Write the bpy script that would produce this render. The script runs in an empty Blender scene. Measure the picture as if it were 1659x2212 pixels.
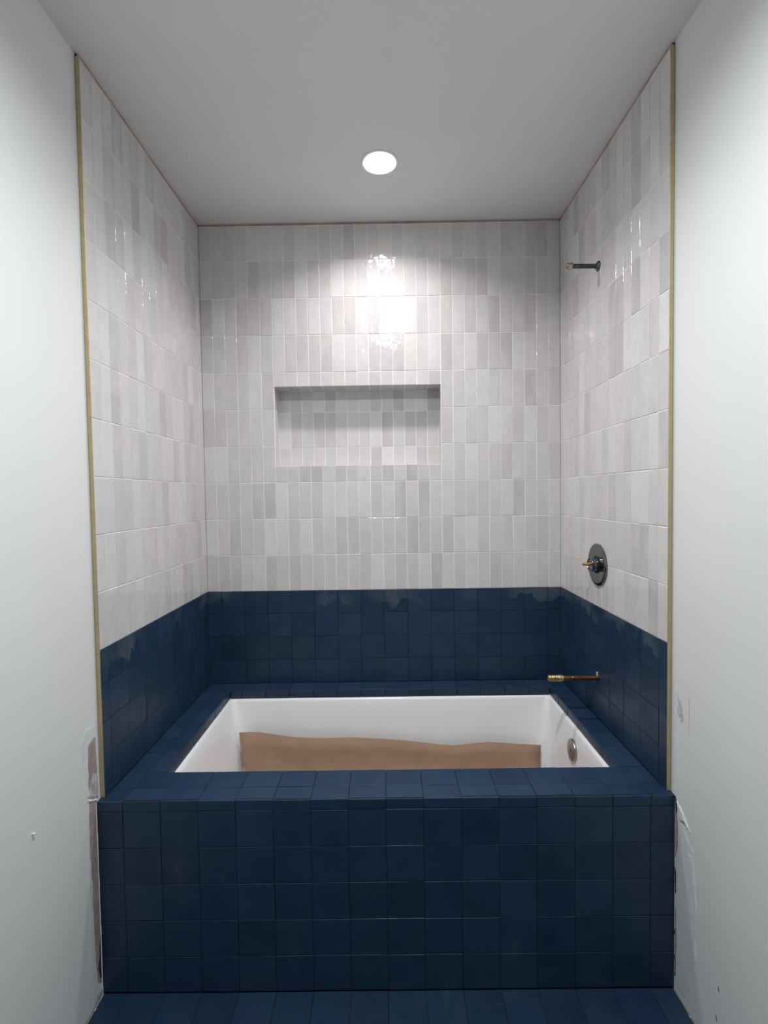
import bpy, bmesh, math, random
from mathutils import Matrix, Vector, noise as mnoise
random.seed(7)
rnd = random.uniform
SC = bpy.context.scene
COL = SC.collection

# ------------------------------------------------------------------ room dimensions (metres)
XL, XR = -.7717, .7443          # tiled faces of the alcove side walls
DL, DR = -.7825, .7551          # painted drywall planes of the side walls
D = .8048                       # tiled face of the back wall
YA = -.0188                     # face of the tub apron
ZD, ZB, ZC = .527, .927, 2.4773 # deck, blue / cream boundary, ceiling
OX1, OX2, OY1, OY2 = -.659, .669, .1202, .7208   # opening in the deck
NX1, NX2, NZ1, NZ2, ND = -.4668, .2385, 1.4599, 1.7973, .092  # niche
YH = -2.3                       # far end of the room behind the camera
ROW, COLP, BP = .155, .05053, .1003   # cream row, cream column, blue pitch

# ------------------------------------------------------------------ camera
cam_d = bpy.data.cameras.new('camera')
cam_d.sensor_fit = 'HORIZONTAL'; cam_d.sensor_width = 36
cam_d.lens = 36 * 1066.25 / 1659
cam_d.clip_start = .02
cam = bpy.data.objects.new('camera', cam_d); COL.objects.link(cam)
yaw, pitch, roll = -.0042, -.0347, -.0148
fw = Vector((math.sin(yaw)*math.cos(pitch), math.cos(yaw)*math.cos(pitch), math.sin(pitch)))
rt = Vector((math.cos(yaw), -math.sin(yaw), 0)); up = rt.cross(fw)
r2 = rt*math.cos(roll) + up*math.sin(roll); u2 = -rt*math.sin(roll) + up*math.cos(roll)
cm = Matrix((r2, u2, -fw)).transposed().to_4x4(); cm.translation = (0, -1.3025, 1.3329)
cam.matrix_world = cm
SC.camera = cam

# ------------------------------------------------------------------ world, lights, exposure
w = bpy.data.worlds.new('world'); SC.world = w; w.use_nodes = True
w.node_tree.nodes['Background'].inputs[0].default_value = (.02, .02, .022, 1)
w.node_tree.nodes['Background'].inputs[1].default_value = 0.2
TUB_LIGHT, TUB_SPREAD = 5.6, 137     # watts and beam of the can light over the tub
HALL_LIGHT, HALL_SPREAD = 17.6, 162   # watts and beam of the can light in front of the alcove
VS = SC.view_settings
VS.view_transform = 'Standard'; VS.look = 'None'; VS.gamma = 1; VS.use_curve_mapping = False
VS.exposure = 0.0
SC.cycles.use_denoising = True
SC.cycles.max_bounces = 10; SC.cycles.diffuse_bounces = 7
SC.cycles.sample_clamp_indirect = 6
SC.cycles.caustics_reflective = False

# ------------------------------------------------------------------ material helpers
def new_mat(name):
    m = bpy.data.materials.new(name); m.use_nodes = True
    nt = m.node_tree; b = nt.nodes['Principled BSDF']
    return m, nt, b
def N(nt, t, **kw):
    n = nt.nodes.new(t)
    for k, v in kw.items(): setattr(n, k, v)
    return n
def L(nt, a, b): nt.links.new(a, b)
def ramp(nt, fac, stops, interp='LINEAR'):
    r = N(nt, 'ShaderNodeValToRGB'); r.color_ramp.interpolation = interp
    e = r.color_ramp.elements
    while len(e) < len(stops): e.new(.5)
    for el, (p, c) in zip(e, stops):
        el.position = p; el.color = (*c, 1) if len(c) == 3 else c
    L(nt, fac, r.inputs[0]); return r.outputs[0]
def mixc(nt, fac, a, b, mode='MIX'):
    m = N(nt, 'ShaderNodeMix', data_type='RGBA', blend_type=mode)
    for s, v in ((m.inputs[0], fac), (m.inputs[6], a), (m.inputs[7], b)):
        if hasattr(v, 'is_linked') or hasattr(v, 'links'): L(nt, v, s)
        elif isinstance(v, (int, float)): s.default_value = v
        else: s.default_value = (*v, 1)
    return m.outputs[2]
def math_n(nt, op, a, b=None, clamp=False):
    m = N(nt, 'ShaderNodeMath', operation=op); m.use_clamp = clamp
    for s, v in zip(m.inputs, (a, b)):
        if v is None: continue
        if hasattr(v, 'links'): L(nt, v, s)
        else: s.default_value = v
    return m.outputs[0]
def noise(nt, vec, scale, detail=3, rough=.55, out=0):
    n = N(nt, 'ShaderNodeTexNoise'); n.inputs['Scale'].default_value = scale
    n.inputs['Detail'].default_value = detail; n.inputs['Roughness'].default_value = rough
    if vec is not None: L(nt, vec, n.inputs['Vector'])
    return n.outputs[out]
def bump(nt, b, h, strength, dist):
    n = N(nt, 'ShaderNodeBump'); n.inputs['Strength'].default_value = strength
    n.inputs['Distance'].default_value = dist
    L(nt, h, n.inputs['Height']); L(nt, n.outputs[0], b.inputs['Normal'])
def worldpos(nt): return N(nt, 'ShaderNodeNewGeometry').outputs['Position']
def objvec(nt):
    """object coordinates shifted per object, so that no two tiles carry the same glaze"""
    tc = N(nt, 'ShaderNodeTexCoord'); oi = N(nt, 'ShaderNodeObjectInfo')
    v = N(nt, 'ShaderNodeVectorMath', operation='SCALE'); v.inputs[0].default_value = (37., 91., 53.)
    L(nt, oi.outputs['Random'], v.inputs['Scale'])
    a = N(nt, 'ShaderNodeVectorMath', operation='ADD')
    L(nt, tc.outputs['Object'], a.inputs[0]); L(nt, v.outputs[0], a.inputs[1])
    return a.outputs[0], oi.outputs['Random']

def paint_mat(name, col, rough=.55, spec=.3, bstr=.12):
    m, nt, b = new_mat(name)
    p = worldpos(nt)
    f = noise(nt, p, 2.2, 3)
    c = ramp(nt, f, [(.3, tuple(x*.97 for x in col)), (.7, tuple(min(1, x*1.02) for x in col))])
    L(nt, c, b.inputs['Base Color'])
    b.inputs['Roughness'].default_value = rough; b.inputs['Specular IOR Level'].default_value = spec
    bump(nt, b, noise(nt, p, 260, 2), bstr, .0008)
    return m
M = {}
M['wall_paint'] = paint_mat('wall_paint', (.775, .795, .78))
M['ceiling_paint'] = paint_mat('ceiling_paint', (.76, .765, .75), .7, .2)
M['rear_darkened'] = paint_mat('rear_darkened', (.30, .30, .29))  # unseen rear wall, colour darkened to cut the light it throws on the apron

def cream():
    m, nt, b = new_mat('cream_glaze')
    v, r = objvec(nt)
    base = ramp(nt, r, [(0, (.53, .51, .512)), (.12, (.58, .56, .56)), (.34, (.65, .63, .632)), (.52, (.628, .62, .632)),
                        (.66, (.68, .657, .65)), (.82, (.695, .685, .69)), (1, (.735, .724, .726))])
    st = N(nt, 'ShaderNodeMapping'); st.inputs['Scale'].default_value = (22, 9, 22); L(nt, v, st.inputs[0])
    cloud = noise(nt, st.outputs[0], 1.0, 4, .55)
    c2 = mixc(nt, ramp(nt, cloud, [(.42, (0, 0, 0)), (.72, (.55, .55, .55))]), base, (.725, .69, .665))
    c3 = mixc(nt, ramp(nt, noise(nt, v, 18, 3), [(.45, (0, 0, 0)), (.75, (.35, .35, .35))]), c2, (.57, .55, .55))
    L(nt, c3, b.inputs['Base Color'])
    b.inputs['Roughness'].default_value = .075
    b.inputs['Specular IOR Level'].default_value = .44
    sw = N(nt, 'ShaderNodeMapping'); sw.inputs['Scale'].default_value = (30, 13, 20); L(nt, v, sw.inputs[0])
    h = math_n(nt, 'ADD', noise(nt, sw.outputs[0], 1.0, 2, .4), math_n(nt, 'MULTIPLY', noise(nt, v, 60, 2), .18))
    bump(nt, b, h, .6, .0036)
    return m
M['cream'] = cream()

def navy(name, haze_wall=False):
    m, nt, b = new_mat(name)
    v, r = objvec(nt); p = worldpos(nt)
    base = ramp(nt, r, [(0, (.0095, .030, .064)), (.2, (.0115, .035, .073)), (.4, (.0135, .036, .085)), (.6, (.0115, .040, .076)),
                        (.8, (.0155, .041, .087)), (1, (.020, .046, .093))])
    c = mixc(nt, ramp(nt, noise(nt, v, 14, 4, .6), [(.4, (0, 0, 0)), (.75, (.6, .6, .6))]), base, (.022, .046, .084))
    c = mixc(nt, ramp(nt, noise(nt, v, 9, 3), [(.5, (0, 0, 0)), (.8, (.55, .55, .55))]), c, (.006, .020, .048))
    # pale grout smears wiped across the faces
    sm = N(nt, 'ShaderNodeMapping'); sm.inputs['Scale'].default_value = (7, 7, 3.2); L(nt, p, sm.inputs[0])
    smear = ramp(nt, noise(nt, sm.outputs[0], 1.4, 5, .62), [(.62, (0, 0, 0)), (.78, (.22, .22, .22))])
    c = mixc(nt, smear, c, (.10, .125, .15))
    rough = .38
    if haze_wall:
        # a ragged band of dried grout haze hanging from the joint under the cream tile
        s = N(nt, 'ShaderNodeSeparateXYZ'); L(nt, p, s.inputs[0])
        d = math_n(nt, 'SUBTRACT', ZB, s.outputs[2])
        hm = N(nt, 'ShaderNodeMapping'); hm.inputs['Scale'].default_value = (11, 11, 3); L(nt, p, hm.inputs[0])
        depth = math_n(nt, 'MULTIPLY', math_n(nt, 'SUBTRACT', noise(nt, hm.outputs[0], 1.0, 4, .6), .30), .26)
        k = math_n(nt, 'MULTIPLY', math_n(nt, 'SUBTRACT', depth, d), 160, True)
        fade = ramp(nt, noise(nt, p, 4.2, 3), [(.46, (0, 0, 0)), (.62, (.30, .30, .30))])
        c = mixc(nt, math_n(nt, 'MULTIPLY', k, fade), c, (.17, .19, .21))
    L(nt, c, b.inputs['Base Color'])
    rr = ramp(nt, noise(nt, v, 20, 3), [(.3, (rough-.06,)*3), (.7, (rough+.1,)*3)])
    L(nt, rr, b.inputs['Roughness'])
    b.inputs['Specular IOR Level'].default_value = .38
    bump(nt, b, noise(nt, v, 60, 3), .3, .0008)
    return m
M['navy'] = navy('navy_glaze')
M['navy_wall'] = navy('navy_glaze_hazed', True)

def simple(name, col, rough=.6, metal=0, spec=.5, var=.12, scale=30, bs=.15, bd=.001):
    m, nt, b = new_mat(name)
    p = worldpos(nt)
    lo = tuple(x*(1-var) for x in col); hi = tuple(min(1, x*(1+var)) for x in col)
    L(nt, ramp(nt, noise(nt, p, scale, 4), [(.3, lo), (.7, hi)]), b.inputs['Base Color'])
    b.inputs['Roughness'].default_value = rough; b.inputs['Metallic'].default_value = metal
    b.inputs['Specular IOR Level'].default_value = spec
    if bs: bump(nt, b, noise(nt, p, scale*4, 3), bs, bd)
    return m
M['grout_light'] = simple('grout_light', (.86, .845, .83), .85, 0, .2, .06)
M['grout_navy'] = simple('grout_navy', (.012, .02, .034), .9, 0, .2, .2)
M['board'] = simple('backer_board', (.43, .325, .295), .9, 0, .1, .25, 14)
M['brass'] = simple('brushed_brass', (.53, .435, .255), .45, .6, .5, .1, 60, .1, .0003)
M['acrylic'] = simple('white_acrylic', (.915, .925, .945), .16, 0, .5, .008, 6, 0)
M['chrome'] = simple('chrome', (.20, .205, .215), .16, 1, .5, .12, 40, .1, .0002)  # base colour darkened to stand in for the dark room the chrome reflects
M['grey_steel'] = simple('worn_steel', (.10, .10, .105), .38, .9, .5, .55, 110, .3, .0005)
M['nickel'] = simple('brushed_nickel', (.40, .37, .34), .32, 1, .5, .1, 70, .1, .0002)
M['copper'] = simple('tarnished_copper', (.22, .095, .055), .42, .85, .5, .45, 70, .3, .0005)
M['brass_fit'] = simple('dirty_brass', (.42, .33, .17), .40, .85, .5, .5, 130, .4, .0006)
M['stem'] = simple('stem_brass', (.55, .30, .12), .45, .6, .5, .15, 90, .2, .0004)
M['white_plastic'] = simple('white_plastic', (.82, .82, .80), .45, 0, .4, .02)
M['black'] = simple('black_rubber', (.012, .012, .013), .5, 0, .4, .2)
M['paper'] = simple('white_paper', (.82, .81, .79), .8, 0, .2, .04)
M['plaster'] = simple('joint_compound', (.735, .755, .755), .85, 0, .15, .05, 40, .25, .0015)
M['raw_paper'] = simple('bare_drywall_paper', (.40, .315, .30), .9, 0, .1, .2, 25, .2, .001)
M['grey_smear'] = simple('grey_smear', (.50, .51, .51), .85, 0, .15, .3, 45, .4, .002)
M['dark_gap'] = simple('dark_gap', (.05, .045, .045), .95, 0, .05, .4, 50, .3, .002)
M['thinset'] = simple('dried_thinset', (.52, .50, .47), .9, 0, .1, .2, 60, .6, .003)

def kraft():
    m, nt, b = new_mat('kraft_board')
    p = worldpos(nt)
    mp = N(nt, 'ShaderNodeMapping'); mp.inputs['Scale'].default_value = (7, 7, 11); L(nt, p, mp.inputs[0])
    c = ramp(nt, noise(nt, mp.outputs[0], 2, 4), [(.3, (.315, .205, .140)), (.7, (.365, .240, .165))])
    c = mixc(nt, ramp(nt, noise(nt, p, 9, 4, .65), [(.58, (0, 0, 0)), (.72, (.28, .28, .28))]), c, (.48, .34, .25))
    L(nt, c, b.inputs['Base Color']); b.inputs['Roughness'].default_value = .75
    b.inputs['Specular IOR Level'].default_value = .25
    bump(nt, b, noise(nt, p, 300, 2), .15, .0006)
    return m
M['kraft'] = kraft()
def emit(name, col, s):
    m, nt, b = new_mat(name)
    b.inputs['Base Color'].default_value = (.8, .8, .8, 1)
    b.inputs['Emission Color'].default_value = (*col, 1); b.inputs['Emission Strength'].default_value = s
    return m
M['tub_lens'] = emit('tub_lens', (1, .965, .955), 45)
M['hall_lens'] = emit('hall_lens', (.965, .99, 1), 45)

# ------------------------------------------------------------------ mesh helpers
def link(name, me, mat, parent=None):
    o = bpy.data.objects.new(name, me); COL.objects.link(o)
    if mat is not None and not me.materials: me.materials.append(mat)
    if parent is not None: o.parent = parent
    return o
def done(name, bm, mat, parent=None, smooth=False):
    me = bpy.data.meshes.new(name)
    bmesh.ops.recalc_face_normals(bm, faces=bm.faces)
    if smooth:
        for f in bm.faces: f.smooth = True
    bm.to_mesh(me); bm.free()
    if smooth:
        try: me.set_sharp_from_angle(angle=math.radians(38))
        except Exception: pass
    return link(name, me, mat, parent)
def box(bm, x0, x1, y0, y1, z0, z1):
    v = [bm.verts.new((x, y, z)) for x in (x0, x1) for y in (y0, y1) for z in (z0, z1)]
    for a in ((0, 1, 3, 2), (4, 6, 7, 5), (0, 4, 5, 1), (2, 3, 7, 6), (0, 2, 6, 4), (1, 5, 7, 3)):
        bm.faces.new([v[i] for i in a])
def struct(o): o['kind'] = 'structure'; return o
def thing(o, label, cat, group=None):
    o['label'] = label; o['category'] = cat
    if group: o['group'] = group
    return o
def empty(name, loc):
    o = bpy.data.objects.new(name, None); COL.objects.link(o); o.location = loc
    o.empty_display_size = .05; return o
def lathe(bm, prof, mat4, n=32, cap=True):
    """revolve (r, h) about local z, placed by mat4"""
    rings = []
    for r, h in prof:
        rings.append([bm.verts.new(mat4 @ Vector((r*math.cos(2*math.pi*i/n), r*math.sin(2*math.pi*i/n), h))) for i in range(n)])
    for a, b in zip(rings, rings[1:]):
        for i in range(n): bm.faces.new((a[i], a[(i+1) % n], b[(i+1) % n], b[i]))
    if cap:
        bm.faces.new(rings[0]); bm.faces.new(rings[-1])
def axis(loc, direction):
    q = Vector(direction).to_track_quat('Z', 'Y')
    return Matrix.Translation(loc) @ q.to_matrix().to_4x4()

# ---- tiles: one shared cushion-edged mesh per size, placed by a frame (u, v, outward n)
TM = {}
def tile_mesh(w_, h_, t, ch, mat):
    k = (round(w_, 4), round(h_, 4), t, ch, mat.name)
    if k in TM: return TM[k]
    bm = bmesh.new(); a, b = w_/2, h_/2
    def ring(x, y, z): return [bm.verts.new(c) for c in ((-x, -y, z), (x, -y, z), (x, y, z), (-x, y, z))]
    r0, r1, r2, r3 = ring(a, b, 0), ring(a, b, t-ch*.8), ring(a-ch*.35, b-ch*.35, t-ch*.25), ring(a-ch, b-ch, t)
    for p, q in ((r0, r1), (r1, r2), (r2, r3)):
        for i in range(4): bm.faces.new((p[i], p[(i+1) % 4], q[(i+1) % 4], q[i]))
    bm.faces.new(r3); bm.faces.new(r0[::-1])
    me = bpy.data.meshes.new('tile'); bm.to_mesh(me); bm.free()
    me.materials.append(mat); TM[k] = me
    return me
def tile(name, parent, centre, u, v, n, w_, h_, mat, t=.007, ch=.0009, jit=.0005, tilt=.0048, proud=.0003):
    """centre = point on the nominal FACE plane"""
    u, v, n = Vector(u), Vector(v), Vector(n)
    me = tile_mesh(w_, h_, t, ch, mat)
    o = bpy.data.objects.new(name, me); COL.objects.link(o); o.parent = parent
    R = Matrix((u, v, n)).transposed().to_4x4()
    T = Matrix.Rotation(rnd(-tilt, tilt), 4, 'X') @ Matrix.Rotation(rnd(-tilt, tilt), 4, 'Y') @ Matrix.Rotation(rnd(-.002, .002), 4, 'Z')
    c = Vector(centre) + u*rnd(-jit, jit) + v*rnd(-jit, jit) + n*(rnd(-proud, proud) - t)
    o.matrix_basis = Matrix.Translation(c) @ R @ T
    return o
X, Y, Z = Vector((1, 0, 0)), Vector((0, 1, 0)), Vector((0, 0, 1))
def seams(a, first, pitch, b, tol=.012):
    s = [a]; x = first
    while x < b - tol:
        if x > a + .004: s.append(x)
        x += pitch
    s.append(b); return s
GL, GN = .0028, .0016            # joint widths

# ================================================================== STRUCTURE
def slab_with_holes(name, z0, z1, x0, x1, y0, y1, holes, mat):
    """ceiling slab with round cut-outs; holes = (x, y, r) sorted by y"""
    bm = bmesh.new()
    def strip(a, b):
        box(bm, x0, x1, a, b, z0, z1)
    yc = y0
    for hx, hy, r in holes:
        s = r*1.5
        strip(yc, hy-s)
        box(bm, x0, hx-s, hy-s, hy+s, z0, z1); box(bm, hx+s, x1, hy-s, hy+s, z0, z1)
        n = 48; ring = []; outer = []
        for i in range(n):
            a = 2*math.pi*i/n; ca, sa = math.cos(a), math.sin(a); k = s/max(abs(ca), abs(sa))
            ring.append([bm.verts.new((hx+r*ca, hy+r*sa, z)) for z in (z0, z1)])
            outer.append([bm.verts.new((hx+k*ca, hy+k*sa, z)) for z in (z0, z1)])
        for i in range(n):
            j = (i+1) % n
            bm.faces.new((ring[i][0], outer[i][0], outer[j][0], ring[j][0]))
            bm.faces.new((ring[i][1], ring[j][1], outer[j][1], outer[i][1]))
            bm.faces.new((ring[i][0], ring[j][0], ring[j][1], ring[i][1]))
        yc = hy+s
    strip(yc, y1)
    return struct(done(name, bm, mat))
RA = .0575                       # aperture of the can lights
LT = (-.0047, .441); LH = (.02, -.68)
ceiling = slab_with_holes('ceiling', ZC, ZC+.03, DL-.1, DR+.1, YH-.1, D+.22, [(LH[0], LH[1], RA), (LT[0], LT[1], RA)], M['ceiling_paint'])

bm = bmesh.new(); box(bm, DL-.1, DR+.1, YH-.1, D+.22, -.09, -.0085)
floor = struct(done('floor', bm, M['dark_gap']))
bm = bmesh.new(); box(bm, DL-.1, DL, YH-.1, D+.11, -.0085, ZC)
wall_left = struct(done('wall_left', bm, M['wall_paint']))
bm = bmesh.new(); box(bm, DR, DR+.1, YH-.1, D+.11, -.0085, ZC)
wall_right = struct(done('wall_right', bm, M['wall_paint']))
bm = bmesh.new(); box(bm, DL, DR, YH-.1, YH, -.0085, ZC)
wall_front = struct(done('wall_front', bm, M['rear_darkened']))

# back wall: board with the niche opening, the niche box behind it
bm = bmesh.new()
yb0, yb1 = D+.007, D+.11
box(bm, DL, NX1-.008, yb0, yb1, -.0085, ZC); box(bm, NX2+.008, DR, yb0, yb1, -.0085, ZC)
box(bm, NX1-.008, NX2+.008, yb0, yb1, -.0085, NZ1-.008); box(bm, NX1-.008, NX2+.008, yb0, yb1, NZ2+.008, ZC)
box(bm, NX1-.03, NX2+.03, yb1, yb1+.02, NZ1-.03, NZ2+.03)
wall_back = struct(done('wall_back', bm, M['board']))
# grout beds (their face sits just below the tile faces)
def grout(parent, boxes, mat, name='grout'):
    bm = bmesh.new()
    for b in boxes: box(bm, *b)
    return done(name, bm, mat, parent)
ztop = ZC - .010
g = .0013
bm = bmesh.new(); box(bm, XL, XR, D+.0022, yb0, ZC-.0098, ZC-.0003); done('backer_board', bm, M['board'], wall_back)
grout(wall_back, [(XL, NX1, D+g, yb0, ZB, ztop), (NX2, XR, D+g, yb0, ZB, ztop), (NX1, NX2, D+g, yb0, ZB, NZ1), (NX1, NX2, D+g, yb0, NZ2, ztop)], M['grout_light'])
grout(wall_back, [(XL, XR, D+g, yb0, ZD-.02, ZB)], M['grout_navy'])

# ---- back wall tiles
cols = [XL + COLP*i for i in range(31)]
rows = [ZB + ROW*i for i in range(10)] + [ZC-.011]
topv = [rnd(-.0022, .0022) for _ in range(31)]
for i in range(30):
    for k in range(10):
        z0, z1 = rows[k], rows[k+1]
        if k == 9: z1 += topv[i//3]
        if 6 <= i < 20:
            if k == 4: continue
            if k == 3: z1 = NZ1 + .0012
            if k == 5: z0 = NZ2 - .0012
        tile('cream_tile', wall_back, ((cols[i]+cols[i+1])/2, D, (z0+z1)/2), -X, Z, -Y, cols[i+1]-cols[i]-GL, z1-z0-GL, M['cream'])
bcols = seams(XL, -.7154, BP, XR)
brows = [ZD, .6283, .7288, .8288, ZB]
for i in range(len(bcols)-1):
    for k in range(4):
        tile('navy_tile', wall_back, ((bcols[i]+bcols[i+1])/2, D, (brows[k]+brows[k+1])/2), -X, Z, -Y,
             bcols[i+1]-bcols[i]-GN, brows[k+1]-brows[k]-GN, M['navy_wall'], tilt=.004, proud=.0006)

# ---- niche (part of the back wall) with its own tiles
bm = bmesh.new(); yn = D+ND
box(bm, NX1-.008, NX2+.008, yn+g, yb1, NZ1-.008, NZ2+.008)
box(bm, NX1-.0079, NX1-g, D+.001, yn+g, NZ1-.0079, NZ2+.0079); box(bm, NX2+g, NX2+.0079, D+.001, yn+g, NZ1-.0079, NZ2+.0079)
box(bm, NX1-g, NX2+g, D+.001, yn+g, NZ1-.0079, NZ1-g); box(bm, NX1-g, NX2+g, D+.001, yn+g, NZ2+g, NZ2+.0079)
niche = done('niche', bm, M['grout_light'], wall_back)
nc = [NX1 + (NX2-NX1)*i/14 for i in range(15)]; nr = [NZ1, rows[4], rows[5], NZ2]
for i in range(14):
    for k in range(3):
        tile('niche_tile', niche, ((nc[i]+nc[i+1])/2, yn, (nr[k]+nr[k+1])/2), -X, Z, -Y, nc[i+1]-nc[i]-GL, nr[k+1]-nr[k]-GL, M['cream'], t=.006, tilt=.004)
    for zz, n in ((NZ1, Z), (NZ2, -Z)):
        tile('niche_tile', niche, ((nc[i]+nc[i+1])/2, D+ND/2, zz), X if n.z > 0 else -X, Y, n, nc[i+1]-nc[i]-GL, ND-.004, M['cream'], t=.006, tilt=.003, proud=.0002)
for k in range(3):
    for xx, n, u in ((NX1, X, Y), (NX2, -X, -Y)):
        tile('niche_tile', niche, (xx, D+ND/2, (nr[k]+nr[k+1])/2), u, Z, n, ND-.004, nr[k+1]-nr[k]-GL, M['cream'], t=.006, tilt=.003, proud=.0002)

# ---- side walls
scols = [D/16*i for i in range(17)]
sb = seams(0, .0427, .1003, D, .02)
def side(wall, xf, dirn, xw):
    n = X*dirn; u = Y*dirn
    a, b = sorted((xf-dirn*g, xw+dirn*.0035)); c, d_ = sorted((xw, xw+dirn*.0035))
    bm = bmesh.new(); box(bm, c, d_, .002, D+.007, .0, ZC); a1, b1 = sorted((xw, xf-dirn*.0022)); box(bm, a1, b1, .002, D+.006, ZC-.0098, ZC-.0003); done('backer_board', bm, M['board'], wall)
    grout(wall, [(a, b, .002, D+g, ZB, ztop)], M['grout_light'])
    grout(wall, [(a, b, .002, D+g, ZD-.02, ZB)], M['grout_navy'])
    for i in range(16):
        for k in range(10):
            z0, z1 = rows[k], rows[k+1]
            if k == 9: z1 += rnd(-.002, .002)
            y0 = scols[i] + (.001 if i == 0 else 0)
            tile('cream_tile', wall, (xf, (y0+scols[i+1])/2, (z0+z1)/2), u, Z, n, scols[i+1]-y0-.0019, z1-z0-GL, M['cream'], proud=.0003, tilt=.004)
    for i in range(len(sb)-1):
        for k in range(4):
            y0 = sb[i] + (.001 if i == 0 else 0)
            tile('navy_tile', wall, (xf, (y0+sb[i+1])/2, (brows[k]+brows[k+1])/2), u, Z, n, sb[i+1]-y0-GN, brows[k+1]-brows[k]-GN, M['navy_wall'], tilt=.003, proud=.0004)
side(wall_left, XL, 1, DL)
side(wall_right, XR, -1, DR)
# brass edge trims closing the tile edges (L profile: face leg + thin lip)
for nm, xf, xw in (('trim_1', XL, DL), ('trim_2', XR, DR)):
    s = 1 if xf > xw else -1
    bm = bmesh.new()
    a, b = sorted((xw+s*.0012, xf+s*.0006)); box(bm, a, b, -.0006, .0012, ZD+.0008, ZC-.0085)
    a, b = sorted((xf-s*.0012, xf+s*.0006)); box(bm, a, b, .0012, .0022, ZD+.0008, ZC-.0085)
    bmesh.ops.bevel(bm, geom=bm.edges[:], offset=.0003, segments=1, affect='EDGES')
    struct(done(nm, bm, M['brass']))

# ---- floor tiles
fx = seams(DL+.006, -.714, BP, DR-.005)
fy = [YA-.001 - BP*i for i in range(0, 8)]
for i in range(len(fx)-1):
    for k in range(7):
        tile('floor_tile', floor, ((fx[i]+fx[i+1])/2, (fy[k]+fy[k+1])/2, 0), X, Y, Z, fx[i+1]-fx[i]-GN, BP-GN, M['navy'], t=.0075, tilt=.003, proud=.0004)
bm = bmesh.new(); box(bm, DL+.008, DR-.008, YH, YA-.0185+.017, -.0085, -.0012)
done('grout', bm, M['grout_navy'], floor)
bm = bmesh.new(); box(bm, DL+.008, DR-.008, YH+.002, fy[7]-.001, -.0012, -.0002)
done('floor_finish', bm, M['navy'], floor)

# ================================================================== TUB SURROUND
surround = empty('tub_surround', (0, YA, 0))
thing(surround, 'tall navy tiled tub surround with square tile deck and apron, between the side walls', 'tub surround')
def part(name, bm, mat, smooth=False):
    o = done(name, bm, mat, None, smooth); o.parent = surround; o.matrix_parent_inverse = surround.matrix_basis.inverted(); return o
bm = bmesh.new()
f0 = YA + .0012
x0s, x1s = DL+.0006, DR-.0006
def fr(*a): box(bm, *a)
fr(x0s, x1s, f0, f0+.05, 0, ZD-.0012)                                     # apron wall
fr(XL+.0006, OX1-.0072, f0+.05, D-.0008, ZD-.03, ZD-.0012)                 # left ledge
fr(OX2+.0072, XR-.0006, f0+.05, D-.0008, ZD-.03, ZD-.0012)                 # right ledge
fr(OX1-.0072, OX2+.0072, f0+.05, OY1-.0072, ZD-.03, ZD-.0012)              # front ledge
fr(OX1-.0072, OX2+.0072, OY2+.0072, D-.0008, ZD-.03, ZD-.0012)             # back ledge
fr(XL+.0006, XL+.05, f0+.05, D-.0008, 0, ZD-.03); fr(XR-.05, XR-.0006, f0+.05, D-.0008, 0, ZD-.03)   # legs under the ledges
part('substrate', bm, M['grout_navy'])
class _P: pass
def stile(name, c, u, v, n, w_, h_, **kw):
    o = tile(name, None, c, u, v, n, w_, h_, M['navy'], **kw)
    o.parent = surround; o.matrix_parent_inverse = surround.matrix_basis.inverted()
    return o
ac = seams(DL+.001, -.714, BP, DR-.001)
az = [0.0005, .0987, .1988, .2992, .3990, .4985]
kw = dict(t=.006, tilt=.003, proud=.0003)
for i in range(len(ac)-1):
    xc, ww = (ac[i]+ac[i+1])/2, ac[i+1]-ac[i]-GN
    for k in range(5): stile('apron_tile', (xc, YA, (az[k]+az[k+1])/2), X, Z, -Y, ww, az[k+1]-az[k]-GN, **kw)
    stile('edge_tile', (xc, YA-.0003, (.4985+ZD-.0006)/2), X, Z, -Y, ww, ZD-.0006-.4985-GN*.6, t=.006, tilt=.004, proud=.0008)
# deck: two front rows, left ledge of two columns, right ledge and back ledge of one
dk = dict(t=.006, tilt=.0035, proud=.0004)
for i in range(len(ac)-1):
    a, b = ac[i], ac[i+1]
    stile('deck_tile', ((a+b)/2, (YA+.0066+.0403)/2, ZD), X, Y, Z, b-a-GN, .0403-YA-.0066-GN, **dk)
dc = [XL+.001] + ac[1:-2] + [ac[-2], XR-.001]
for i in range(len(dc)-1):
    a, b = dc[i], dc[i+1]
    stile('deck_tile', ((a+b)/2, (.0403+OY1)/2, ZD), X, Y, Z, b-a-GN, OY1-.0403-GN, **dk)
ly = [OY1, .2300, .3290, .4310, .5400, .6300, OY2]
for i in range(len(ly)-1):
    for a, b in ((XL+.001, -.714), (-.714, OX1)):
        stile('deck_tile', ((a+b)/2, (ly[i]+ly[i+1])/2, ZD), X, Y, Z, b-a-GN, ly[i+1]-ly[i]-GN, **dk)
ry = [OY1, .2270, .3268, .4255, .5234, .6170, OY2]
for i in range(len(ry)-1):
    a, b = OX2, XR-.001
    stile('deck_tile', ((a+b)/2, (ry[i]+ry[i+1])/2, ZD), X, Y, Z, b-a-GN, ry[i+1]-ry[i]-GN, **dk)
bk = seams(XL+.001, -.7100, .0993, XR-.001)
for i in range(len(bk)-1):
    a, b = bk[i], bk[i+1]
    stile('deck_tile', ((a+b)/2, (OY2+D-.001)/2, ZD), X, Y, Z, b-a-GN, D-.001-OY2-GN, **dk)
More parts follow.
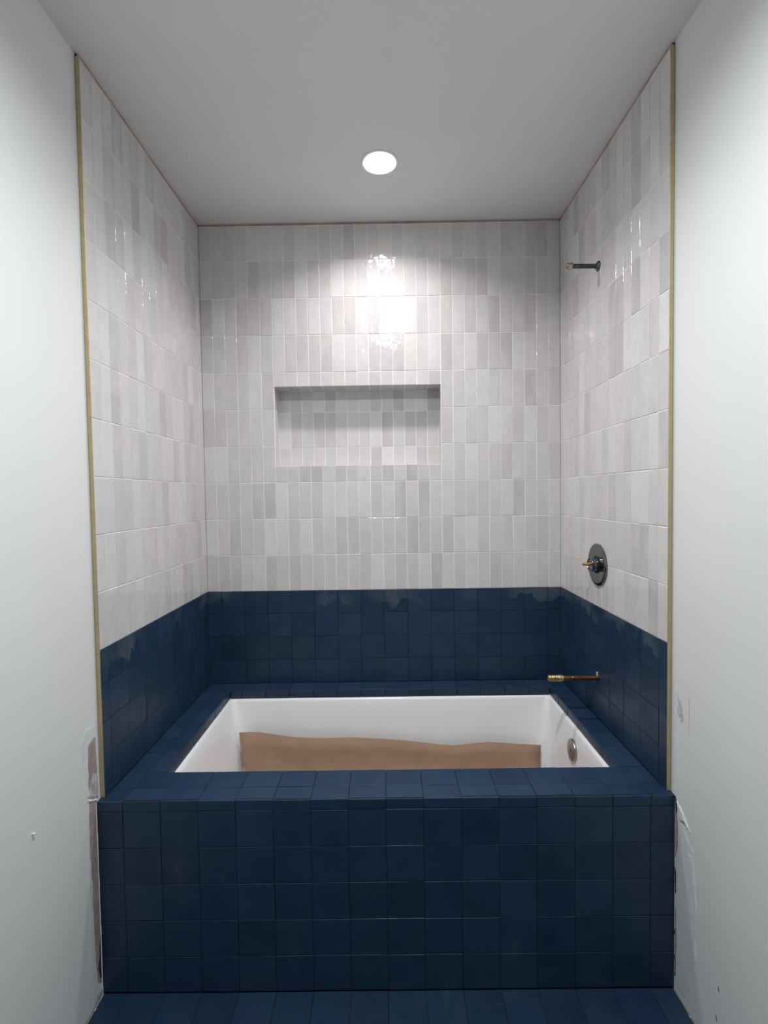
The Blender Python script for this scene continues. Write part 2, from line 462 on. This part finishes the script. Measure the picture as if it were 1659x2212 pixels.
# lip strips around the opening
zl0, zl1 = .4945, ZD-.0058
lk = dict(t=.006, tilt=.004, proud=.0005)
for i in range(len(bk)-1):
    a, b = max(bk[i], OX1), min(bk[i+1], OX2)
    if b - a > .01:
        stile('lip_tile', ((a+b)/2, OY2, (zl0+zl1)/2), -X, Z, -Y, b-a-GN, zl1-zl0, **lk)
for i in range(len(ac)-1):
    a, b = max(ac[i], OX1), min(ac[i+1], OX2)
    if b - a > .01:
        stile('lip_tile', ((a+b)/2, OY1, (zl0+zl1)/2), X, Z, Y, b-a-GN, zl1-zl0, **lk)
for i in range(6):
    a, b = ly[i], ly[i+1]; stile('lip_tile', (OX1, (a+b)/2, (zl0+zl1)/2), Y, Z, X, b-a-GN-(.007 if i == 5 else 0), zl1-zl0, **lk)
    a, b = ry[i], ry[i+1]; stile('lip_tile', (OX2, (a+b)/2, (zl0+zl1)/2), -Y, Z, -X, b-a-GN-(.007 if i == 5 else 0), zl1-zl0, **lk)

# ================================================================== BATHTUB
tub = empty('bathtub', (0, .42, 0))
thing(tub, 'white acrylic bathtub sunk below the navy tiled deck, lined with brown board', 'bathtub')
def adopt(o, par):
    o.parent = par; o.matrix_parent_inverse = par.matrix_world.inverted() if par.type != 'EMPTY' else par.matrix_basis.inverted(); return o
def rring(bm, x0, x1, y0, y1, r, z, n=7):
    vs = []
    for cx, cy, a0 in ((x1-r, y1-r, 0), (x0+r, y1-r, 90), (x0+r, y0+r, 180), (x1-r, y0+r, 270)):
        for i in range(n):
            a = math.radians(a0 + 90*i/(n-1)); vs.append(bm.verts.new((cx+r*math.cos(a), cy+r*math.sin(a), z)))
    return vs
bm = bmesh.new()
def R_(dl, dr, df, db, r, z): return rring(bm, OX1+dl, OX2-dr, OY1+df, OY2-db, r, z)
inner = [R_(-.025, -.025, -.025, -.025, .03, .4938), R_(.003, .003, .003, .003, .016, .4938), R_(.0065, .0065, .0065, .0065, .018, .4930),
         R_(.0095, .009, .009, .009, .02, .4895), R_(.012, .0105, .0105, .0105, .023, .482), R_(.022, .0135, .013, .0145, .034, .43), R_(.045, .019, .018, .021, .05, .32),
         R_(.075, .030, .028, .031, .065, .20), R_(.082, .036, .034, .037, .07, .165), R_(.096, .05, .048, .05, .075, .142), R_(.13, .085, .08, .085, .08, .132)]
outer = [R_(-.025, -.025, -.025, -.025, .03, .4865), R_(-.003, -.003, -.003, -.003, .03, .4865), R_(.004, .002, .002, .002, .03, .45), R_(.066, .02, .018, .02, .06, .19), R_(.085, .04, .04, .04, .07, .12), R_(.13, .085, .08, .085, .08, .118)]
for seq in (inner, outer):
    for a, b in zip(seq, seq[1:]):
        for i in range(len(a)): j = (i+1) % len(a); bm.faces.new((a[i], a[j], b[j], b[i]))
    bm.faces.new(seq[-1])
a, b = inner[0], outer[0]
for i in range(len(a)): j = (i+1) % len(a); bm.faces.new((a[i], b[i], b[j], a[j]))
adopt(done('basin', bm, M['acrylic'], None, True), tub)
# feet under the tub
for fx_, fy_ in ((-.45, .25), (.45, .25), (-.45, .58), (.45, .58)):
    bm = bmesh.new(); lathe(bm, [(.02, 0), (.02, .012), (.011, .02), (.011, .1185)], Matrix.Translation((fx_, fy_, 0)), 12)
    adopt(done('foot', bm, M['black']), tub)
# overflow plate on the right end wall
ox = OX2 - .0142
ov = axis((ox, .431, .413), (-1, 0, .055))
bm = bmesh.new(); lathe(bm, [(.030, 0), (.0375, .0008), (.038, .004), (.0365, .0075), (.034, .0088), (.012, .0098), (.0001, .0099)], ov, 40, False)
plate = adopt(done('overflow_plate', bm, M['nickel'], None, True), tub); plate['label'] = 'round brushed nickel overflow plate'
bm = bmesh.new(); lathe(bm, [(.0065, .0095), (.0065, .0108), (.0045, .0116), (.0001, .0117)], ov @ Matrix.Translation((0, 0, 0)), 20, False)
adopt(done('screw', bm, M['chrome'], None, True), plate)
bm = bmesh.new()
for k in range(2):
    box(bm, -.004, .004, -.0385, -.0345, .0015, .0062)
    bmesh.ops.translate(bm, verts=bm.verts[-8:], vec=(0, 0, 0))
    bmesh.ops.rotate(bm, verts=bm.verts[-8:], cent=(0, 0, 0), matrix=Matrix.Rotation(math.radians(-100 + 22*k), 3, 'Z'))
bmesh.ops.transform(bm, matrix=ov, verts=bm.verts)
adopt(done('clip', bm, M['chrome']), plate)

# ================================================================== PROTECTION BOARD IN THE TUB
# a kraft board: flat on the tub floor, turned up against the back of the tub
top = [(-.607, .382), (-.565, .384), (-.5247, .3828), (-.45, .372), (-.3756, .3619), (-.32, .3585), (-.2635, .3567), (-.1514, .3571), (-.06, .351), (.0165, .3454),
       (.12, .334), (.20, .324), (.2588, .3195), (.3335, .3281), (.39, .3325), (.4081, .3328), (.46, .328), (.5012, .324), (.56, .319), (.6111, .315)]
prof = [(.655, 1.0), (.648, .78), (.637, .58), (.622, .40), (.600, .24), (.570, .11), (.53, .035), (.48, .0), (.40, 0), (.28, 0), (.225, 0)]
bm = bmesh.new(); grid = []
zb_ = .1415
for i, (x, zt) in enumerate(top):
    col = []
    for j, (y, h) in enumerate(prof):
        xx = x; yy = y + .006*math.sin(x*9 + 1.3)*(1 if j > 0 else .5)*(h if h > .1 else .1)
        if i == 0:                       # left end: torn edge curling away from the end wall
            xx = x + .062*(1-h)**.75
            yy -= .046*math.sin(math.pi*min(1, (1-h)*1.1))
        elif i == 1:
            xx = x + .030*(1-h)**.8; yy -= .014*math.sin(math.pi*min(1, (1-h)*1.1))
        elif i == 2: xx = x + .01*(1-h)
        if i == len(top)-1: xx = x - .02*(1-h)
        zz = zb_ + (zt-zb_)*h
        col.append(bm.verts.new((xx, yy, zz)))
    grid.append(col)
for a, b in zip(grid, grid[1:]):
    for j in range(len(prof)-1): bm.faces.new((a[j], b[j], b[j+1], a[j+1]))
board = done('protection_board', bm, M['kraft'], None, True)
thing(board, 'brown kraft protection board turned up against the back of the white tub', 'cardboard')
so = board.modifiers.new('thickness', 'SOLIDIFY'); so.thickness = .0014; so.offset = 0
# the torn flap at the left end
bm = bmesh.new(); gr = []
for i in range(5):
    t = i/4; col = []
    for j in range(6):
        s = j/5
        x = -.572 + .018*s + .030*t; y = .575 - .16*s - .006*t
        z = .289 - .11*s + .004*math.sin(3*s)*t - .03*t*t - .012*(1-t)*s
        col.append(bm.verts.new((x, y, z)))
    gr.append(col)
for a, b in zip(gr, gr[1:]):
    for j in range(5): bm.faces.new((a[j], b[j], b[j+1], a[j+1]))
flap = done('torn_flap', bm, M['kraft'], board, True)
so = flap.modifiers.new('thickness', 'SOLIDIFY'); so.thickness = .0014; so.offset = 0
# paper scrap
bm = bmesh.new()
pts = [(-.022, 0, -.03), (.016, .003, -.031), (.021, -.002, .001), (.006, .002, .0045), (-.012, -.002, .0038), (-.023, .002, -.002)]
vs = [bm.verts.new(p) for p in pts]; c = bm.verts.new((0, -.006, -.012))
for i in range(6): bm.faces.new((vs[i], vs[(i+1) % 6], c))
bmesh.ops.translate(bm, verts=bm.verts, vec=(.424, .586, .2545))
scrap = done('paper_scrap', bm, M['paper'])
thing(scrap, 'small crumpled white paper scrap against the brown board in the tub', 'paper')
so = scrap.modifiers.new('thickness', 'SOLIDIFY'); so.thickness = .0008

# ================================================================== SHOWER FITTINGS (right wall)
def fitting(name, loc, label, cat):
    e = empty(name, loc); thing(e, label, cat); return e
def fpart(name, par, prof, loc, dr, mat, n=28, smooth=True, cap=True):
    bm = bmesh.new(); lathe(bm, prof, axis(loc, dr), n, cap)
    return adopt(done(name, bm, mat, None, smooth), par)
sy, sz = .4289, 2.1095; W_ = (-1, 0, 0)
arm = fitting('shower_outlet', (XR, sy, sz), 'short dark steel shower pipe with hex cap, high on the right cream wall', 'pipe')
fpart('flange', arm, [(.0035, .0005), (.0165, .0005), (.0170, .002), (.0135, .0055), (.0095, .009)], (XR, sy, sz), W_, M['grey_steel'])
fpart('pipe', arm, [(.0077, .002), (.0077, .0915)], (XR, sy, sz), (-1, 0, .012), M['grey_steel'])
fpart('hex_collar', arm, [(.0088, .089), (.0122, .0925), (.0122, .100), (.0098, .1035)], (XR, sy, sz), (-1, 0, .012), M['nickel'], 6, False)
fpart('end_cap', arm, [(.0095, .1025), (.0098, .104), (.0095, .1095), (.0078, .1115), (.0001, .1117)], (XR, sy, sz), (-1, 0, .012), M['nickel'], 24)

vy, vz = .4310, 1.0765
valve = fitting('shower_valve', (XR, vy, vz), 'round chrome shower valve plate with bare brass stem, on the right wall', 'shower valve')
fpart('trim_plate', valve, [(.066, .0005), (.0735, .0005), (.0740, .0045), (.0715, .0070), (.0665, .0078), (.058, .0072), (.044, .0066), (.028, .0066)], (XR, vy, vz), W_, M['chrome'], 48, True, False)
fpart('collar_ring', valve, [(.0275, .0055), (.0305, .0055), (.0305, .0085), (.0265, .0095)], (XR, vy, vz), W_, M['black'], 36)
fpart('sleeve', valve, [(.0255, .004), (.0255, .028), (.0245, .0298), (.0215, .030), (.0205, .0275), (.008, .0275)], (XR, vy, vz), W_, M['chrome'], 36)
stem = fpart('stem', valve, [(.0052, .020), (.0052, .053), (.0046, .0545), (.0030, .0545), (.0028, .047)], (XR, vy+.001, vz+.0018), W_, M['stem'], 16)
stem['label'] = 'bare brass valve stem'
fpart('limit_pin', valve, [(.003, .026), (.003, .0315), (.002, .0325)], (XR, vy-.008, vz-.011), W_, M['nickel'], 12)

py, pz = .4279, .6735
sp = fitting('tub_spout_stub', (XR, py, pz), 'tarnished copper stub pipe with brass end fitting, low on the navy right wall', 'pipe')
fpart('pipe', sp, [(.0080, .0005), (.0080, .128)], (XR, py, pz), (-1, 0, .008), M['copper'], 24)
fpart('collar', sp, [(.0086, .1245), (.0102, .126), (.0102, .129), (.0094, .1305), (.0112, .132), (.0112, .1425), (.0098, .145)], (XR, py, pz), (-1, 0, .008), M['brass_fit'], 24)
fpart('threaded_end', sp, [(.0100, .1445), (.0112, .146)] + [q for i in range(6) for q in ((.0114, .148+.0045*i), (.0106, .1502+.0045*i))] + [(.0110, .1755), (.0100, .1785), (.0075, .1785), (.0072, .165)], (XR, py, pz), (-1, 0, .008), M['brass_fit'], 24, False)
fpart('paint_fleck', sp, [(.0016, 0), (.0019, .0008), (.0001, .0014)], (XR-.0935, py-.0052, pz+.0056), (-.2, -.7, .7), M['paper'], 8)
bm = bmesh.new(); box(bm, XR-.0075, XR-.0004, py-.0015, py+.0045, pz+.006, pz+.021)
bmesh.ops.bevel(bm, geom=bm.edges[:], offset=.0012, segments=1, affect='EDGES')
adopt(done('thinset_smear', bm, M['grey_smear']), sp)

# ================================================================== CAN LIGHTS
def can_light(lx, ly_, label, lens, watts, spread, col, name='recessed_light'):
    e = empty(name, (lx, ly_, ZC)); thing(e, label, 'ceiling light', 'recessed ceiling lights')
    T = Matrix.Translation((lx, ly_, ZC))
    def p(nm, prof, mat, cap=False):
        bm = bmesh.new(); lathe(bm, prof, T, 48, cap); return adopt(done(nm, bm, mat, None, True), e)
    p('trim_ring', [(RA-.0006, .004), (RA-.0006, -.0012), (RA+.001, -.0022), (RA+.0075, -.0020), (RA+.0085, -.0004)], M['white_plastic'])
    p('baffle', [(RA-.0008, .0035), (.0475, .0125), (.0470, .0215), (.0, .0215)], M['white_plastic'])
    p('lens', [(.0465, .0128), (.0455, .0120), (.0001, .0118)], lens)
    ld = bpy.data.lights.new('led', 'AREA'); ld.shape = 'DISK'; ld.size = .088; ld.energy = watts; ld.color = col
    ld.spread = math.radians(spread)
    lo = bpy.data.objects.new('led', ld); COL.objects.link(lo); lo.location = (lx, ly_, ZC+.0112); adopt(lo, e)
    return e
can_light(*LT, 'round white recessed ceiling light glowing above the tub', M['tub_lens'], TUB_LIGHT, TUB_SPREAD, (1, .955, .962))
can_light(*LH, 'round white recessed ceiling light over the floor in front of the tub', M['hall_lens'], HALL_LIGHT, HALL_SPREAD, (.965, .99, 1))

# ================================================================== UNFINISHED DRYWALL BESIDE THE TUB
def ragged(name, wall, xw, dirn, pts, mat, thick=.0009, feather=.004, rough=.003, cell=.0026):
    """feathered skim of compound / torn paper on the drywall; pts = outline in (y, z)"""
    ys = [p[0] for p in pts]; zs = [p[1] for p in pts]
    y0, y1, z0, z1 = min(ys)-.004, max(ys)+.004, min(zs)-.004, max(zs)+.004
    seg = list(zip(pts, pts[1:] + pts[:1])); seed = rnd(0, 90)
    def sd(y, z):
        ins = False; d = 9
        for (ay, az), (by, bz) in seg:
            if (az > z) != (bz > z) and y < (by-ay)*(z-az)/(bz-az)+ay: ins = not ins
            ey, ez = by-ay, bz-az; t = max(0, min(1, ((y-ay)*ey+(z-az)*ez)/(ey*ey+ez*ez+1e-12)))
            d = min(d, math.hypot(y-ay-t*ey, z-az-t*ez))
        return d if ins else -d
    cz = max(cell, (z1-z0)/170)
    ny, nz = max(3, int((y1-y0)/cell)), max(3, int((z1-z0)/cz))
    bm = bmesh.new(); H = {}
    for i in range(ny+1):
        for k in range(nz+1):
            y, z = y0+(y1-y0)*i/ny, z0+(z1-z0)*k/nz
            n1 = mnoise.noise(Vector((y*90+seed, z*38, seed))) + .6*mnoise.noise(Vector((y*230, z*150+seed, 3)))
            H[i, k] = (y, z, sd(y, z) + rough*n1*.55, n1)
    V = {}
    def vert(i, k):
        if (i, k) not in V:
            y, z, d, n1 = H[i, k]
            h = thick*max(-.6, min(1, d/feather))*(1+.25*n1) if d > 0 else -.0004
            V[i, k] = bm.verts.new((xw + dirn*h, min(y, YA-.0001 if z < ZD else -.0007), z))
        return V[i, k]
    for i in range(ny):
        for k in range(nz):
            c = ((i, k), (i+1, k), (i+1, k+1), (i, k+1))
            if any(H[q][2] > 0 for q in c): bm.faces.new([vert(*q) for q in c])
    return done(name, bm, mat, wall, True)
e0 = YA + .0
ragged('bare_strip', wall_left, DL, 1, [(-.049, .70), (-.0125, .70), (-.010, .53), (e0-.001, .525), (e0-.001, .03), (-.040, .05), (-.047, .14), (-.048, .24), (-.050, .34), (-.053, .42), (-.052, .49), (-.050, .59)], M['raw_paper'], .0005, .001, .003)
ragged('compound_skim', wall_left, DL, 1, [(-.080, .709), (-.056, .742), (-.012, .735), (-.006, .72), (-.006, .545), (-.011, .60), (-.016, .70), (-.046, .69), (-.050, .60), (-.056, .59)], M['plaster'], .0009, .006, .005)
ragged('compound_skim', wall_left, DL, 1, [(-.066, .53), (-.052, .52), (-.053, .30), (-.046, .05), (-.062, .02), (-.075, .10), (-.066, .30)], M['plaster'], .0008)
ragged('grey_smear', wall_left, DL, 1, [(-.029, .614), (-.012, .60), (-.016, .538), (-.058, .560)], M['grey_smear'], .0012, .002, .002)
ragged('torn_edge', wall_left, DL, 1, [(-.060, .558), (-.014, .534), (-.013, .526), (-.050, .545)], M['plaster'], .003, .003, .004)
ragged('caulk_bead', wall_left, DL, 1, [(e0-.0045, .52), (e0-.0004, .52), (e0-.0004, .01), (e0-.006, .01), (e0-.0035, .25)], M['plaster'], .0022, .0015, .0012, .001)
ragged('dark_tear', wall_left, DL, 1, [(-.024, .21), (-.020, .19), (-.020, .045), (-.034, .05), (-.039, .085), (-.030, .14)], M['dark_gap'], .0008)
ragged('dark_tear', wall_left, DL, 1, [(-.074, .007), (-.020, .028), (-.020, .002), (-.12, -.002), (-.25, -.004), (-.25, .006), (-.12, .006)], M['grey_smear'], .001)
# right side
ragged('compound_skim', wall_right, DR, -1, [(-.030, .82), (-.010, .82), (-.008, .54), (e0-.002, .525), (e0-.004, .02), (-.060, .012), (-.092, .06), (-.098, .15), (-.106, .27), (-.104, .36), (-.100, .43), (-.060, .46), (-.044, .50), (-.046, .56), (-.034, .62)], M['plaster'], .0009, .006, .005)
ragged('compound_skim', wall_right, DR, -1, [(-.098, .43), (-.076, .41), (-.082, .25), (-.094, .10), (-.113, .16), (-.112, .30)], M['plaster'], .0016, .005, .006)
ragged('torn_edge', wall_right, DR, -1, [(-.020, .548), (-.030, .52), (-.052, .505), (-.090, .468), (-.060, .480), (-.044, .47), (-.030, .50), (-.022, .525)], M['plaster'], .003, .003, .004)
ragged('grey_smear', wall_right, DR, -1, [(-.048, .79), (-.026, .80), (-.022, .755), (-.046, .735), (-.056, .742)], M['grey_smear'], .0006, .004, .014)
ragged('grey_smear', wall_right, DR, -1, [(-.0775, .815), (-.0745, .815), (-.0755, .715), (-.0775, .715)], M['grey_smear'], .0003, .001, .001, .0008)
ragged('bare_strip', wall_right, DR, -1, [(e0-.001, .51), (e0-.016, .50), (e0-.018, .40), (e0-.006, .36), (e0-.001, .36)], M['raw_paper'], .0012)
ragged('bare_strip', wall_right, DR, -1, [(e0-.001, .23), (e0-.010, .22), (e0-.016, .12), (e0-.008, .07), (e0-.001, .07)], M['raw_paper'], .0012)
for a, b, wv in ((.525, .47, .012), (.405, .39, .008), (.33, .255, .010), (.16, .148, .008), (.09, .03, .008)):
    ragged('dark_tear', wall_right, DR, -1, [(e0-.001, a), (e0-wv, a-.012), (e0-wv*.8, b+.008), (e0-.001, b)], M['dark_gap'], .0016, .002, .005, .0015)
for y, z in ((-.1933, .1748), (-.1863, .0968)):
    ragged('nick', wall_right, DR, -1, [(y-.004, z-.006), (y+.001, z-.005), (y+.003, z+.007), (y, z+.006)], M['dark_gap'], .0003, .001, .001, .0008)
bm = bmesh.new(); lathe(bm, [(.0016, -.0005), (.0016, .004), (.0033, .0052), (.0030, .0068), (.0001, .0074)], axis((DL, -.2527, .6045), (1, 0, 0)), 12)
done('wall_anchor', bm, M['white_plastic'], wall_left, True)
# mortar crumbs along the floor edges
for k in range(9):
    y = YA - .012 - .03*k - rnd(0, .01)
    for wall, xx in ((wall_left, DL+.0035), (wall_right, DR-.0035)):
        if rnd(0, 1) < .35: continue
        bm = bmesh.new(); bmesh.ops.create_icosphere(bm, subdivisions=1, radius=rnd(.002, .0042))
        for v in bm.verts: v.co = Vector((v.co.x*.8*rnd(.7, 1.2), v.co.y*1.7*rnd(.6, 1.3), v.co.z*.7))
        bmesh.ops.translate(bm, verts=bm.verts, vec=(xx, y, -.001))
        done('mortar_crumb', bm, M['thinset'], floor)
